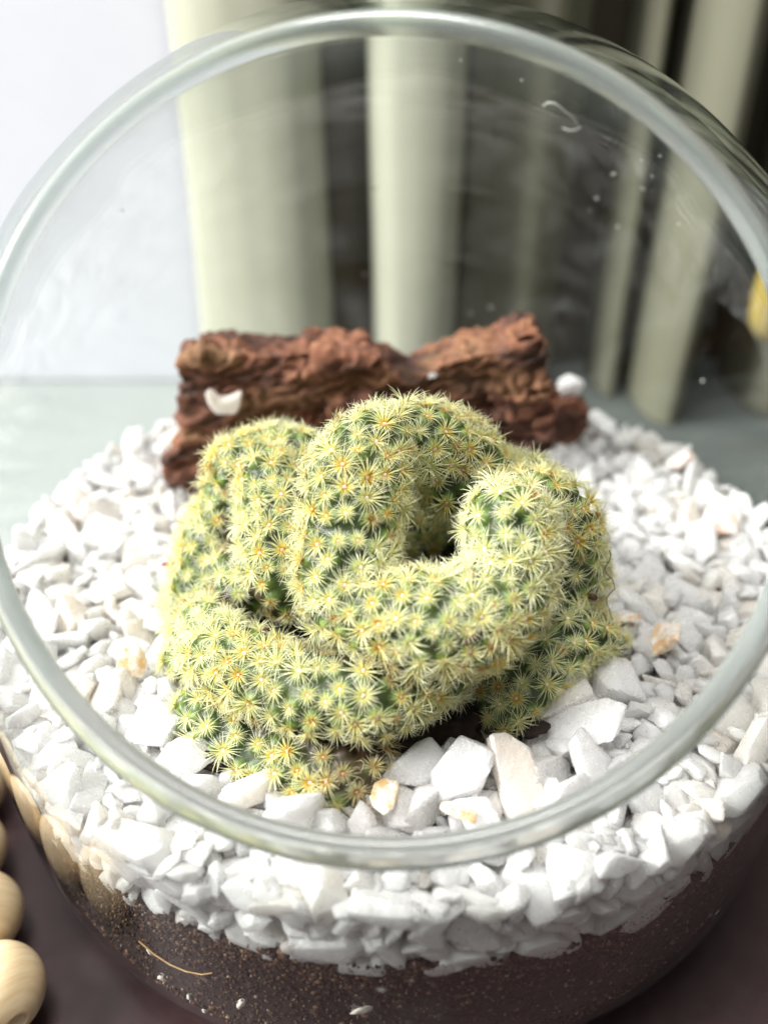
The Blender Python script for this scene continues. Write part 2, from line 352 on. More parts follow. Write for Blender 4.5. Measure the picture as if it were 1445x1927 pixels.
# ------------------------------------------------------------------ cactus body
# every lobe: list of (px, py in the photograph, distance y, radius) -> real positions
lobes = [
    # left column, going over the top and round to the right
    [(655, 1120, -1.25, .70), (655, 1050, -.85, .75), (660, 970, -.35, .78), (668, 905, .1, .76), (692, 862, .6, .72), (740, 843, 1.1, .69), (800, 842, 1.4, .70), (860, 862, 1.6, .68), (900, 895, 1.6, .60), (930, 925, 1.5, .52)],
    # front lip of the ring under the hole
    [(655, 1120, -1.25, .70), (715, 1158, -1.65, .74), (800, 1172, -1.9, .77), (880, 1165, -1.8, .75), (940, 1122, -1.45, .71), (965, 1055, -1.0, .66), (958, 990, -.65, .66)],
    [(845, 905, 1.15, .55), (885, 915, 1.1, .5)],
    # right crown lobe
    [(952, 990, .1, .58), (990, 955, .6, .66), (1040, 975, .8, .68), (1065, 1030, .7, .66), (1072, 1085, .5, .58)],
    [(930, 915, 1.7, .55), (990, 925, 1.6, .55)],
    # left sausage
    [(510, 905, 1.8, .58), (525, 955, 1.3, .66), (528, 1015, .85, .70), (533, 1065, .45, .68), (538, 1095, .2, .58)],
    # back left mound
    [(465, 880, 2.3, .60), (520, 862, 2.5, .58), (565, 865, 2.4, .5)],
    [(440, 945, 2.1, .60), (412, 1015, 1.8, .62), (395, 1085, 1.3, .64), (392, 1130, .9, .58)],
    [(395, 1010, 2.3, .55), (378, 1080, 1.8, .55), (372, 1150, 1.2, .55)],
    # front left sweep
    [(385, 1185, -.1, .54), (425, 1238, -1.15, .62), (505, 1282, -1.85, .61), (600, 1308, -2.3, .62), (690, 1308, -2.4, .62), (765, 1284, -2.05, .56), (835, 1256, -1.5, .46)],
    [(450, 1085, .85, .52), (455, 1112, .55, .46)],
    [(365, 1235, -.4, .45), (370, 1200, .2, .5)],
    # foot lobes
    [(392, 1352, -1.75, .54), (450, 1400, -2.15, .62), (530, 1428, -2.5, .64), (600, 1450, -2.85, .66), (655, 1470, -3.12, .63)],
    [(645, 1425, -2.5, .56), (688, 1445, -2.75, .52)],
    # right foot
    [(1125, 1210, .0, .42), (1070, 1185, -.1, .60), (1050, 1150, .2, .6)],
    [(1045, 1220, -.5, .56), (985, 1272, -1.0, .62), (945, 1325, -1.35, .60), (925, 1375, -1.6, .56), (910, 1410, -1.75, .46)],
    # hidden core
    [(560, 1190, 1.75, 1.3), (700, 1170, 1.6, 1.3), (830, 1140, 1.7, 1.0), (950, 1130, 1.5, 1.0)],
    [(450, 1100, 2.4, .9), (560, 1010, 2.7, 1.1), (720, 990, 2.7, 1.1), (840, 985, 3.3, 1.0), (930, 960, 2.8, .8)],
    [(560, 1370, -.8, .75), (680, 1370, -.9, .75), (600, 1300, -.6, .7), (720, 1270, -.4, .75)],
    [(860, 1300, .2, .6), (900, 1280, .2, .6)],
]
bm = bmesh.new()
for lb in lobes:
    P = [(at_y(px, py, y), r) for px, py, y, r in lb]
    for (a, ra), (b, rb) in zip(P[:-1], P[1:]):
        n = max(2, int(np.linalg.norm(b - a) / .12))
        for i in range(n + 1):
            f = i / n; c = a * (1 - f) + b * f; r = ra * (1 - f) + rb * f
            r *= 1 + .07 * noise.noise(Vector(c * 1.3))
            bmesh.ops.create_icosphere(bm, subdivisions=2, radius=r, matrix=Matrix.Translation(Vector(c)))
tmp_me = bpy.data.meshes.new('tmp'); bm.to_mesh(tmp_me); bm.free()
tmp = bpy.data.objects.new('tmp', tmp_me); col.objects.link(tmp)
md = tmp.modifiers.new('r', 'REMESH'); md.mode = 'VOXEL'; md.voxel_size = .058
m2 = tmp.modifiers.new('s', 'SMOOTH'); m2.factor = .5; m2.iterations = 3
ev = tmp.evaluated_get(bpy.context.evaluated_depsgraph_get()); em = ev.to_mesh(); em.calc_loop_triangles()
CV = np.empty(len(em.vertices) * 3); em.vertices.foreach_get('co', CV); CV = CV.reshape(-1, 3)
CN = np.empty(len(em.vertices) * 3); em.vertices.foreach_get('normal', CN); CN = CN.reshape(-1, 3)
CT = np.empty(len(em.loop_triangles) * 3, int); em.loop_triangles.foreach_get('vertices', CT); CT = CT.reshape(-1, 3)
ev.to_mesh_clear(); bpy.data.objects.remove(tmp); bpy.data.meshes.remove(tmp_me)
# areoles: dart throwing on the surface
order = rng.permutation(len(CV)); SP = .262; cell = {}; AR = []
for i in order:
    p = CV[i]
    if p[2] < .05: continue
    k = tuple((p // SP).astype(int)); ok = True
    for dx in (-1, 0, 1):
        for dy in (-1, 0, 1):
            for dz in (-1, 0, 1):
                for j in cell.get((k[0] + dx, k[1] + dy, k[2] + dz), ()):
                    if ((CV[j] - p) ** 2).sum() < SP * SP: ok = False; break
                if not ok: break
            if not ok: break
        if not ok: break
    if ok: cell.setdefault(k, []).append(i); AR.append(i)
AR = np.array(AR); AP = CV[AR]; AN = CN[AR]
kd = kdtree.KDTree(len(AR))
for i, p in enumerate(AP): kd.insert(Vector(p), i)
kd.balance()
dist = np.array([kd.find(Vector(p))[2] for p in CV]); tub = np.clip(1 - (dist / .18) ** 2, 0, 1) ** 1.1
CV2 = CV + CN * (tub * .10)[:, None]
dirtc = [(at_y(675, 1440, -2.9), .75), (at_y(905, 1420, -1.8), .3), (at_y(1150, 1215, .1), .35), (at_y(370, 1400, -1.8), .35), (at_y(655, 1365, -2.7), .32), (at_y(720, 1385, -2.4), .35), (at_y(1010, 1150, .2), .3)]
def dirt_at(P):
    d = np.clip((.22 - P[:, 2]) / .3, 0, 1) * .9
    for c, r in dirtc: d = np.maximum(d, np.clip(1.6 - np.linalg.norm(P - c, axis=1) / r, 0, 1))
    return d
cactus = empty('crested_cactus', (0, 0, 0))
tag(cactus, 'crested cactus of folded brain-like green ridges covered in pale yellow spine stars', 'cactus')
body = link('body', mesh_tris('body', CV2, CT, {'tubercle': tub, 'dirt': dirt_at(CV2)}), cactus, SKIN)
bvh = BVHTree.FromPolygons([Vector(v) for v in CV], CT.tolist())
# spine clusters
def spine_star(seed, nsp, L, tint):
    r_ = np.random.default_rng(seed); V = []; T = []; A = []
    nseg = 4
    for s in range(nsp):
        az = 2 * math.pi * (s + r_.uniform(-.4, .4)) / nsp
        el = math.radians(r_.uniform(4, 34) if s % 4 else r_.uniform(34, 62)); ln = L * r_.uniform(.55, 1.15); w0 = .0082 * r_.uniform(.85, 1.25)
        curl = r_.uniform(.2, 1.3); tw = r_.normal() * .25
        u = np.array([math.cos(az), math.sin(az), 0]); t = np.array([-math.sin(az), math.cos(az), 0]); z = np.array([0, 0, 1.])
        p = u * .03 + z * .01; e = el + curl * .35; b = len(V)
        for i in range(nseg + 1):
            f = i / nseg; wd = w0 * (1 - f) ** .7 + .0008
            d = u * math.cos(e) + z * math.sin(e) + t * tw * f; d /= np.linalg.norm(d)
            n2 = np.cross(d, t); n2 /= np.linalg.norm(n2)
            for q in range(3):
                a = 2 * math.pi * q / 3; V.append(p + t * math.cos(a) * wd + n2 * math.sin(a) * wd); A.append(.08 + .92 * f)
            p = p + d * ln / nseg; e -= curl / nseg
        for i in range(nseg):
            for q in range(3):
                a0 = b + i * 3 + q; a1 = b + i * 3 + (q + 1) % 3; T += [(a0, a1, a1 + 3), (a0, a1 + 3, a0 + 3)]
    # woolly centre
    P, Ti = ico(2); b = len(V); P = P * np.array([.036, .036, .028]) * (1 + .12 * r_.normal(size=(len(P), 1))) + np.array([0, 0, .022])
    V += list(P); T += [tuple(x + b) for x in Ti]; A += [0. if q[2] > .02 else .07 for q in P]
    return np.array(V), np.array(T), np.array(A), np.full(len(V), tint)
NS = 15; tints = [0., .03, .06, .1, .14, .18, .24, .3, .36, .42, .48, .53, .58, .8, 1.]
stars = [spine_star(500 + i, int(rng.integers(40, 52)), rng.uniform(.27, .36), tints[i]) for i in range(NS)]
starMe = []
for V, T, A, H in stars:
    me = mesh_tris('spine_cluster', V, T, {'along': A, 'tint': H}); me.materials.append(SPINE); starMe.append(me)
dc = dirt_at(AP)
# how open the spot is: spines survive on the open faces of the ridges and are lost deep in the folds, which also keeps the creases dark
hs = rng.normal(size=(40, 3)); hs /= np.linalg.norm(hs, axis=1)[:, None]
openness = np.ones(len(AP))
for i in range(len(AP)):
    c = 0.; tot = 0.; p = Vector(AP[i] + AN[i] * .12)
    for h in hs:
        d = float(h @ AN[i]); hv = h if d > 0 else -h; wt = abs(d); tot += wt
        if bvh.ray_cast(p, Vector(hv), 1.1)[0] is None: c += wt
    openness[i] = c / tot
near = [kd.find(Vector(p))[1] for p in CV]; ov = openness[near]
body.data.attributes['tubercle'].data.foreach_set('value', (tub * np.clip((ov - .45) / .3, 0, 1)).astype(np.float32))  # tubercle tint fades to dark in the folds, shade put into the colour
body.data.attributes['dirt'].data.foreach_set('value', np.maximum(dirt_at(CV2), .9 * np.clip((.60 - ov) / .25, 0, 1)).astype(np.float32))   # old corky skin, with the shade of the folds put into the same brown
print('openness', np.percentile(openness, [5, 15, 30, 50]), file=open('/tmp/open', 'w'))
vis = []
cv = Vector(CAM)
for i in range(len(AP)):
    p = Vector(AP[i] + AN[i] * .11); d = cv - p; L = d.length
    f = float(AN[i] @ np.array(d / L)); h = bvh.ray_cast(p, d / L, L)[0]
    vis.append((0 if (h is None and f > .0) else 1, L - f * 2, i))
vis.sort(); rest = []
hidden_skip = 0
for rank, (hid, _, i) in enumerate(vis):
    if openness[i] < .60: continue
    n = Vector(AN[i]); n = (n + Vector(rng.normal(size=3)) * .12 + Vector((0, 0, .0))).normalized()
    rot = n.to_track_quat('Z', 'Y').to_matrix() @ Matrix.Rotation(random.uniform(0, 6.28), 3, 'Z')
    sc_ = random.uniform(.74, 1.2); j = int(min(12, max(0, 5.5 + 9 * noise.noise(Vector(AP[i]) * .75 + Vector((3, 1, 7))) + random.gauss(0, 2.2))))
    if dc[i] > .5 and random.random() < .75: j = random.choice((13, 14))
    if random.random() < .03 + .35 * max(0, noise.noise(Vector(AP[i]) * 1.1 + Vector((9, 2, 4))) - .12) or (openness[i] < .74 and random.random() < .7): j = 13; sc_ *= .85  # browner, smaller stars towards the folds put crease shade into the tint
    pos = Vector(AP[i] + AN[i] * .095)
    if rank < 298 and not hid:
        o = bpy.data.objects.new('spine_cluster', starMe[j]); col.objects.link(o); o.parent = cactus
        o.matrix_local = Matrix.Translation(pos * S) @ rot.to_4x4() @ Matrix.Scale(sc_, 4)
    else:
        V, T, A, H = stars[j]; rest.append((V @ np.array(rot).T * sc_ + np.array(pos), T, A, H))
b = 0; VV = []; TTT = []
for V, T, A, H in rest: VV.append(V); TTT.append(T + b); b += len(V)
o = link('small_spine_clusters', mesh_tris('small_spine_clusters', np.concatenate(VV), np.concatenate(TTT), {'along': np.concatenate([r[2] for r in rest]), 'tint': np.concatenate([r[3] for r in rest])}), cactus, SPINE, False)
o['kind'] = 'stuff'
# matted dry wool at the edge of the hollow and along the folds
VV = []; TTT = []; AA = []; HH = []; b = 0
for px, py, nh, sp_ in [(800, 925, 46, 26), (775, 905, 34, 22), (790, 965, 30, 22), (770, 1000, 22, 20), (600, 905, 16, 14), (596, 1000, 14, 12), (610, 1150, 18, 18), (650, 1200, 22, 30), (560, 1195, 18, 40), (700, 1455, 20, 25), (1150, 1215, 20, 14), (950, 1395, 16, 20)]:
    for k in range(nh):
        x, y = px + random.gauss(0, sp_ * .5), py + random.gauss(0, sp_ * .6); h = bvh.ray_cast(Vector(CAM), Vector(ray(x, y)).normalized())
        if h[0] is None: continue
        p = np.array(h[0]); nn = np.array(h[1]); d = rng.normal(size=3) + nn * .7; d /= np.linalg.norm(d); L = random.uniform(.2, .5); base = len(VV) and b
        for i in range(7):
            f = i / 6; t_ = np.cross(d, nn); t_ /= np.linalg.norm(t_) + 1e-6; n2 = np.cross(d, t_)
            for q in range(3): VV.append(p + (t_ * math.cos(2.094 * q) + n2 * math.sin(2.094 * q)) * .005); AA.append(.5 + .5 * f); HH.append(.85 if sp_ > 23 else .0)
            if i < 6:
                for q in range(3): a0 = b + i * 3 + q; a1 = b + i * 3 + (q + 1) % 3; TTT += [(a0, a1, a1 + 3), (a0, a1 + 3, a0 + 3)]
            p = p + d * L / 6; d = d + rng.normal(size=3) * .45; d /= np.linalg.norm(d)
        b += 21
o = link('wool', mesh_tris('wool', np.array(VV), np.array(TTT), {'along': np.array(AA), 'tint': np.array(HH)}), cactus, SPINE, False); o['kind'] = 'stuff'
print('cactus', len(CV), 'areoles', len(AR), 'visible', sum(1 for v in vis if not v[0]))

# ------------------------------------------------------------------ gravel
cell = {}; ST = []; CS = .5
def try_stone(p, rmin):
    k = (int(p[0] // CS), int(p[1] // CS), int(p[2] // CS)); n = 2
    for dx in range(-n, n + 1):
        for dy in range(-n, n + 1):
            for dz in range(-1, 2):
                for q, rq in cell.get((k[0] + dx, k[1] + dy, k[2] + dz), ()):
                    if (q[0] - p[0]) ** 2 + (q[1] - p[1]) ** 2 + ((q[2] - p[2]) * 1.25) ** 2 < (.5 * (rq + rmin)) ** 2: return False
    cell.setdefault(k, []).append((p, rmin)); return True
def inside_cactus(p, d0):
    loc, nrm, _, d = bvh.find_nearest(Vector(p))
    if loc is None: return False
    s = (Vector(p) - loc).dot(nrm)
    return s < 0 or d < d0
for att in range(150000):
    u = random.random()
    if u < .5: z = random.uniform(-.42, -.08); rr = 8.62 * math.sqrt(random.random())
    elif u < .72: z = random.uniform(-1.0, -.45); rr = 8.62 * math.sqrt(random.random())
    else: z = random.uniform(-1.85, -.1); rr = random.uniform(7.7, 8.68)
    a = random.uniform(0, 2 * math.pi); x, y = BX + rr * math.cos(a), BY + rr * math.sin(a)
    s = random.choice((.72, .8, .88, .95, .6, 1.0)) if att < 45000 else random.uniform(.42, .6)
    if u >= .72 and y < BY and att < 45000: s = random.choice((.85, 1.0, 1.15, 1.3))
    mx = rad_at(z, THK + .04) - s * .30
    if rr > mx:
        if rr > mx + .3: continue
        x, y = BX + mx * math.cos(a), BY + mx * math.sin(a); rr = mx
    if z < gravel_bottom(x, y) + .15: continue
    zz = z + .22 * noise.noise(Vector((x * .5, y * .5, 0))) * (1 if z > -.5 else 0) + (.12 * max(0, (rr - 7.4)) if y > 3 and z > -.5 else 0)
    if zz > -.6 and inside_cactus((x, y, zz), s * .34): continue
    if try_stone((x, y, zz), s * .57): ST.append([x, y, zz, s])
# hand placed stones the photograph shows clearly (px, py, z, size, aspect rot)
hand = [(775, 1450, .12, 1.0, 0), (850, 1455, .2, 1.15, 1), (720, 1515, .05, .9, 5), (565, 1540, .08, 1.15, 2), (1100, 1360, .15, 1.2, 3), (1045, 1310, .05, 1.0, 6),
        (1170, 1290, .15, 1.0, 4), (345, 1430, .15, .9, 7), (290, 1360, .15, .9, 8), (990, 1480, .1, 1.1, 9), (1110, 1430, .12, .95, 10), (1060, 1500, .1, .95, 11), (900, 1545, .08, .9, 12),
        (470, 1495, .05, .85, 14), (1140, 800, .45, .8, 13), (1175, 830, .35, .7, 15)]
def clamp(W):
    # a stone that would reach through the glass is pressed flat against its inside
    Rm = np.sqrt(np.interp(W[:, 2], ZF, R2S)) - THK - .025; d = W[:, :2] - np.array([BX, BY]); q = np.linalg.norm(d, axis=1)
    f = np.where(q > Rm, Rm / q, 1); W = W.copy(); W[:, :2] = np.array([BX, BY]) + d * f[:, None]; return W, bool((f < 1).any())
def stone_obj(p, s, var, parent, name='stone', mat=None, rot=None):
    me = chipMe[var % NV]
    if mat: me = me.copy(); me.materials.clear(); me.materials.append(mat)
    o = bpy.data.objects.new(name, me); col.objects.link(o); o.parent = parent
    o.location = Vector(p) * S; o.rotation_euler = rot or (random.gauss(0, .55), random.gauss(0, .55), random.uniform(0, 6.28)); o.scale = (s * .62,) * 3
    if parent:
        R_ = np.array(o.rotation_euler.to_matrix()); P, T = chipHi[var % NV]; W, cl = clamp(P @ R_.T * s * .62 + np.array(p))
        if cl:
            m_ = mesh_tris('stone', W - np.array(p), T); m_.materials.append(mat or QUARTZ); m_.polygons.foreach_set('use_smooth', [True] * len(T)); m_.set_sharp_from_angle(angle=math.radians(16)); o.data = m_; o.rotation_euler = (0, 0, 0); o.scale = (1, 1, 1)
    return o
bed = empty('gravel_bed', (0, 0, 0)); tag(bed, 'bed of broken white quartz chips filling the glass bowl around the cactus', 'gravel')
hp = []
for px, py, z, s, v in hand:
    p = at_z(px, py, z); hp.append(p); stone_obj(p, s, v, bed)
for px, py, z, s, v, m in [(725, 1500, .3, .62, 3, STAIN), (1180, 1165, .25, .5, 8, STAIN), (250, 1240, .2, .5, 5, STAIN), (865, 1527, .3, .4, 9, STAIN), (1283, 868, .35, .55, 2, PINK), (1355, 975, .3, .7, 11, PINK), (1250, 1205, .2, .7, 6, STAIN), (1055, 1300, .28, .75, 12, STAIN)]:
    o = stone_obj(at_z(px, py, z), s, v, bed, mat=m); o['label'] = 'orange-stained quartz chip' if m is STAIN else 'pale pink quartz chip'
ST = np.array(ST)
print('stones', len(ST))
# the largest in view (outside the cactus silhouette, near the lens, near the surface or the glass)
sc_list = []
for i, (x, y, z, s) in enumerate(ST):
    p = np.array([x, y, z]); d = p - CAM; dep = d @ FW; px = 722.5 + d[0] / dep * FPX; py = 963.5 - (d @ UP) / dep * FPX
    rr = math.hypot(x - BX, y - BY)
    seen = (-40 < px < 1480) and py < 1990 and (z > -.45 or (rr > 7.9 and y < 3)) and bvh.ray_cast(Vector(p + np.array([0, 0, .3])), -Vector(d).normalized())[0] is None
    if min(np.linalg.norm(p - q) for q in hp) < .33: sc_list.append((-1, i)); continue
    sc_list.append((s / dep if seen else 0, i))
sc_list.sort(reverse=True); VV = []; TTT = []; HH = []; b = 0; cnt = 0
for v, i in sc_list:
    if v < 0: continue
    x, y, z, s = ST[i]; var = int(rng.integers(0, NV))
    if v > 0 and cnt < 272: stone_obj((x, y, z), s, var, bed); cnt += 1; continue
    P, T = chipLo[var]; R_ = np.array(Euler((random.gauss(0, .6), random.gauss(0, .6), random.uniform(0, 6.28))).to_matrix())
    VV.append(clamp(P @ R_.T * s * .62 + np.array([x, y, z]))[0]); TTT.append(T + b); HH.append(np.full(len(P), random.random())); b += len(P)
SMALL = mesh_tris('small_stones', np.concatenate(VV), np.concatenate(TTT), {'hue': np.concatenate(HH)})
SMALL.polygons.foreach_set('use_smooth', [True] * len(SMALL.polygons)); SMALL.set_sharp_from_angle(angle=math.radians(28))
o = link('small_stones', SMALL, bed, QUARTZ, False); o['kind'] = 'stuff'

# ------------------------------------------------------------------ lava rock
def rock(name, outline, y0, thick, seed, vox=.062, amp=.24, lean=.0):
    pts = [at_y(px, py, y0) for px, py in outline]
    bm = bmesh.new(); fr_ = [bm.verts.new((p[0], y0 - thick / 2 + lean * p[2], p[2])) for p in pts]; bk = [bm.verts.new((p[0] * .97, y0 + thick / 2 + lean * p[2], p[2] * .93)) for p in pts]
    bm.faces.new(fr_); bm.faces.new(bk[::-1]); n = len(pts)
    for i in range(n): bm.faces.new([fr_[i], bk[i], bk[(i + 1) % n], fr_[(i + 1) % n]])
    bmesh.ops.recalc_face_normals(bm, faces=bm.faces); bmesh.ops.triangulate(bm, faces=bm.faces)
    me = bpy.data.meshes.new('t'); bm.to_mesh(me); bm.free(); o = bpy.data.objects.new('t', me); col.objects.link(o)
    r = o.modifiers.new('r', 'REMESH'); r.mode = 'VOXEL'; r.voxel_size = vox; s = o.modifiers.new('s', 'SMOOTH'); s.iterations = 7
    ev = o.evaluated_get(bpy.context.evaluated_depsgraph_get()); em = ev.to_mesh(); em.calc_loop_triangles()
    V = np.array([v.co[:] for v in em.vertices]); N = np.array([v.normal[:] for v in em.vertices]); T = np.array([t.vertices[:] for t in em.loop_triangles]); ev.to_mesh_clear(); bpy.data.objects.remove(o)
    D = np.empty(len(V))
    for i, p in enumerate(V):
        q = Vector((p[0] * .35 + p[2] * .12, p[1] * .8, p[2] * 1.05 - p[0] * .16)) + Vector((seed,) * 3)
        a = noise.ridged_multi_fractal(q * .8, 1.3, 2.0, 3, 1.0, 2.0) - 1.0
        bq = noise.fractal(Vector(p) * 1.1 + Vector((seed, 0, 0)), 1.3, 2.0, 4)
        c = noise.cell(Vector((p[0] * .55 + .5 * bq, p[1] * .6, p[2] * 1.5 - p[0] * .25)))
        u_ = p[2] * 2.1 - p[0] * .45 + bq * 1.6; st = u_ - math.floor(u_); st = min(st / .8, (1 - st) / .2)
        D[i] = amp * (a * .55 + bq * .55 + c * .7 + st * .55 - .4)
    V = V + N * D[:, None]
    c = V.mean(0); c[2] = V[:, 2].min()
    o = link(name, mesh_tris(name, V - c, T), None, ROCK); o.location = Vector(c) * S; return o
rk = rock('lava_rock', [(348, 640), (400, 628), (480, 634), (560, 630), (640, 634), (700, 642), (738, 668), (772, 688), (800, 668), (860, 640), (905, 632), (945, 630), (958, 604), (985, 594), (1016, 598), (1024, 640), (1022, 690),
                        (1036, 712), (1034, 800), (1010, 850), (960, 880), (800, 880), (600, 885), (410, 895), (325, 868), (318, 835), (350, 800), (362, 770), (350, 720)], 7.0, 1.9, 3.1)
tag(rk, 'long jagged reddish-brown lava rock standing on white stones behind the cactus', 'rock')
rk2 = rock('lava_rock', [(1045, 745), (1080, 735), (1102, 755), (1108, 785), (1085, 815), (1040, 830), (1020, 800)], 8.4, .9, 9.2, .06, .1)
tag(rk2, 'small dark brown stone at the right end of the long lava rock', 'rock')
def lone_chip(p, s, var, label, rot=None, scl=None):
    o = stone_obj(p, s, var, None, 'quartz_chip', rot=rot); o.parent = None
    if scl: o.scale = scl
    tag(o, label, 'stone'); return o
lone_chip(at_y(1070, 728, 8.6), .9, 4, 'white quartz chip lying on top of the small dark stone')
# notched white chip lodged on the rock face
q = at_y(425, 757, 5.75); o2 = [(-.44, .30), (-.36, .33), (-.12, .10), (.10, .14), (.42, .30), (.34, -.05), (.24, -.26), (-.22, -.28), (-.40, -.02)]
bm = bmesh.new(); a_ = [bm.verts.new((x * S, -.12 * S, z * S)) for x, z in o2]; b_ = [bm.verts.new((x * S * .9, .16 * S, z * S * .9)) for x, z in o2]
bm.faces.new(a_); bm.faces.new(b_[::-1])
for i in range(len(o2)): bm.faces.new([a_[i], b_[i], b_[(i + 1) % len(o2)], a_[(i + 1) % len(o2)]])
bmesh.ops.recalc_face_normals(bm, faces=bm.faces); bmesh.ops.bevel(bm, geom=list(bm.edges), offset=.035 * S, segments=2, affect='EDGES')
me = bpy.data.meshes.new('quartz_chip'); bm.to_mesh(me); bm.free(); o = link('quartz_chip', me, None, QUARTZ, False); o.location = Vector(q) * S
tag(o, 'white notched quartz chip lodged on the left face of the lava rock', 'stone')
lone_chip(at_y(815, 708, 5.95), .2, 7, 'tiny white quartz grain on the middle of the lava rock')

# ------------------------------------------------------------------ debris
def tube(name, pts, r, mat, parent=None):
    cu = bpy.data.curves.new(name, 'CURVE'); cu.dimensions = '3D'; sp = cu.splines.new('POLY'); sp.points.add(len(pts) - 1)
    for i, p in enumerate(pts): sp.points[i].co = (*(Vector(p) * S), 1); sp.points[i].radius = 1 - .5 * i / len(pts)
    cu.bevel_depth = r * S; cu.bevel_resolution = 1
    o = bpy.data.objects.new('t', cu); col.objects.link(o); me = bpy.data.meshes.new_from_object(o.evaluated_get(bpy.context.evaluated_depsgraph_get())); bpy.data.objects.remove(o)
    me.name = name; me.materials.clear(); return link(name, me, parent, mat)
def wob(a, b, n, amp, seed, sag=0):
    a = np.array(a); b = np.array(b); out = []
    for i in range(n + 1):
        f = i / n; v = noise.noise_vector(Vector((f * 5, seed, 0))); out.append(a * (1 - f) + b * f + np.array(v) * amp * math.sin(math.pi * f) + np.array([0, 0, sag * math.sin(math.pi * f)]))
    return out
o = tube('hair_thread', wob(at_y(1146, 1035, .1), at_y(1152, 1180, -.3), 14, .25, 4), .011, HAIRM); tag(o, 'fine dark thread hanging at the right side of the cactus', 'thread')
def crumb(px, py, y, s, mat, name, label, cat, elong=(1.6, .8, .7)):
    h = ray(px, py); hit = bvh.ray_cast(Vector(CAM), Vector(h).normalized())
    p = np.array(hit[0]) + np.array(hit[1]) * .2 if (hit[0] is not None and y is None) else at_z(px, py, y if y is not None else .3)
    P, T = chip(int(px * 3 + py), I2, elong, .35, 9); me = mesh_tris(name, P * s, T); o = link(name, me, None, mat)
    o.location = Vector(p) * S; o.rotation_euler = (random.uniform(-.6, .6), random.uniform(-.6, .6), random.uniform(0, 6)); tag(o, label, cat); return o
crumb(427, 972, None, .07, BARKM, 'bark_crumb', 'black crumb caught in the spines at the upper left of the cactus', 'debris')
crumb(585, 935, None, .08, BARKM, 'bark_crumb', 'brown crumb in the crease between the left fold and the arch', 'debris')
crumb(885, 1192, None, .10, BARKM, 'bark_crumb', 'long dark crumb on the front fold right of centre', 'debris', (2.2, .6, .6))
crumb(495, 1205, None, .09, BARKM, 'bark_crumb', 'brown crumb in the dark crease on the left of the cactus', 'debris')
crumb(890, 1095, None, .09, ROOTM, 'bark_crumb', 'tan flake under the hollow on the front fold', 'debris')
crumb(1100, 1112, None, .12, BARKM, 'bark_crumb', 'ragged brown flake on the right foot of the cactus', 'debris')
crumb(317, 1062, .9, .13, MAROON, 'dried_petal', 'small maroon dried petal beside the left edge of the cactus', 'debris')
crumb(1350, 1110, .3, .06, BARKM, 'soil_crumb', 'tiny dark speck on the white stones at the far right', 'debris')
crumb(30, 1118, .3, .16, BARKM, 'soil_crumb', 'dark crumb on the white stones at the left glass wall', 'debris')
# earth clods round the foot of the cactus
for px, py, s, lb in [(395, 1428, .30, 'clod of dark soil under the left foot of the cactus'), (700, 1465, .40, 'clod of dark soil at the front foot of the cactus'),
                      (1155, 1225, .26, 'clod of dark soil at the right tip of the cactus'), (820, 1375, .75, 'dark clod standing in for the shade in the hollow beneath the cactus'), (1000, 1375, .25, 'crumb of dark soil beside the right foot of the cactus')]:  # the large clod in the hollow stands in for shade
    P, T = chip(int(px), I3, (1.2, .9, .6), .5, 7, 8.); p = at_z(px, py, .05)
    o = link('soil_clod', mesh_tris('soil_clod', P * s, T), None, SOIL); o.location = Vector(p) * S; tag(o, lb, 'soil')
# rootlets and perlite grains against the glass in the soil
def on_glass(px, py, off=THK + .02):
    d = ray(px, py); t = np.linspace(6, 30, 4000); X = CAM + t[:, None] * d
    ins = ((X[:, 0] - BX) ** 2 + (X[:, 1] - BY) ** 2 < (np.sqrt(np.interp(X[:, 2], ZF, R2S)) - off) ** 2) & (X[:, 2] > -5.5)
    if not ins.any(): raise ValueError('off the glass %s %s' % (px, py))
    return X[int(np.argmax(ins))]
tube('rootlet', [on_glass(x, y) for x, y in [(262, 1770), (290, 1795), (320, 1815), (350, 1828), (380, 1834), (400, 1831)]], .022, ROOTM, None)['label'] = 'thin tan root curling against the glass in the soil at lower left'
bpy.data.objects['rootlet']['category'] = 'root'
for i, (px, py, s, e, lb) in enumerate([(690, 1895, .16, (2.4, .7, .7), 'long pale perlite grain in the soil at bottom centre'), (310, 1840, .12, (1.7, .8, .7), 'pale perlite grain in the soil at lower left'),
        (285, 1790, .10, (1.5, 1, .7), 'small pale grain above the root in the soil'), (358, 1875, .10, (1, 1.6, .7), 'tan splinter in the soil at lower left'), (455, 1885, .14, (1.8, .8, .7), 'pale pinkish grain in the soil left of centre'), (385, 1900, .09, (1.3, 1, .7), 'pale grain near the lower left glass edge')]):
    P, T = chip(900 + i, I2, e, .3, 9); o = link('perlite_grain', mesh_tris('perlite_grain', P * s * .8, T), None, PERL); o.location = Vector(on_glass(px, py, THK + .06)) * S; o.rotation_euler = (.3, .5 * i, .35)
    tag(o, lb, 'perlite')
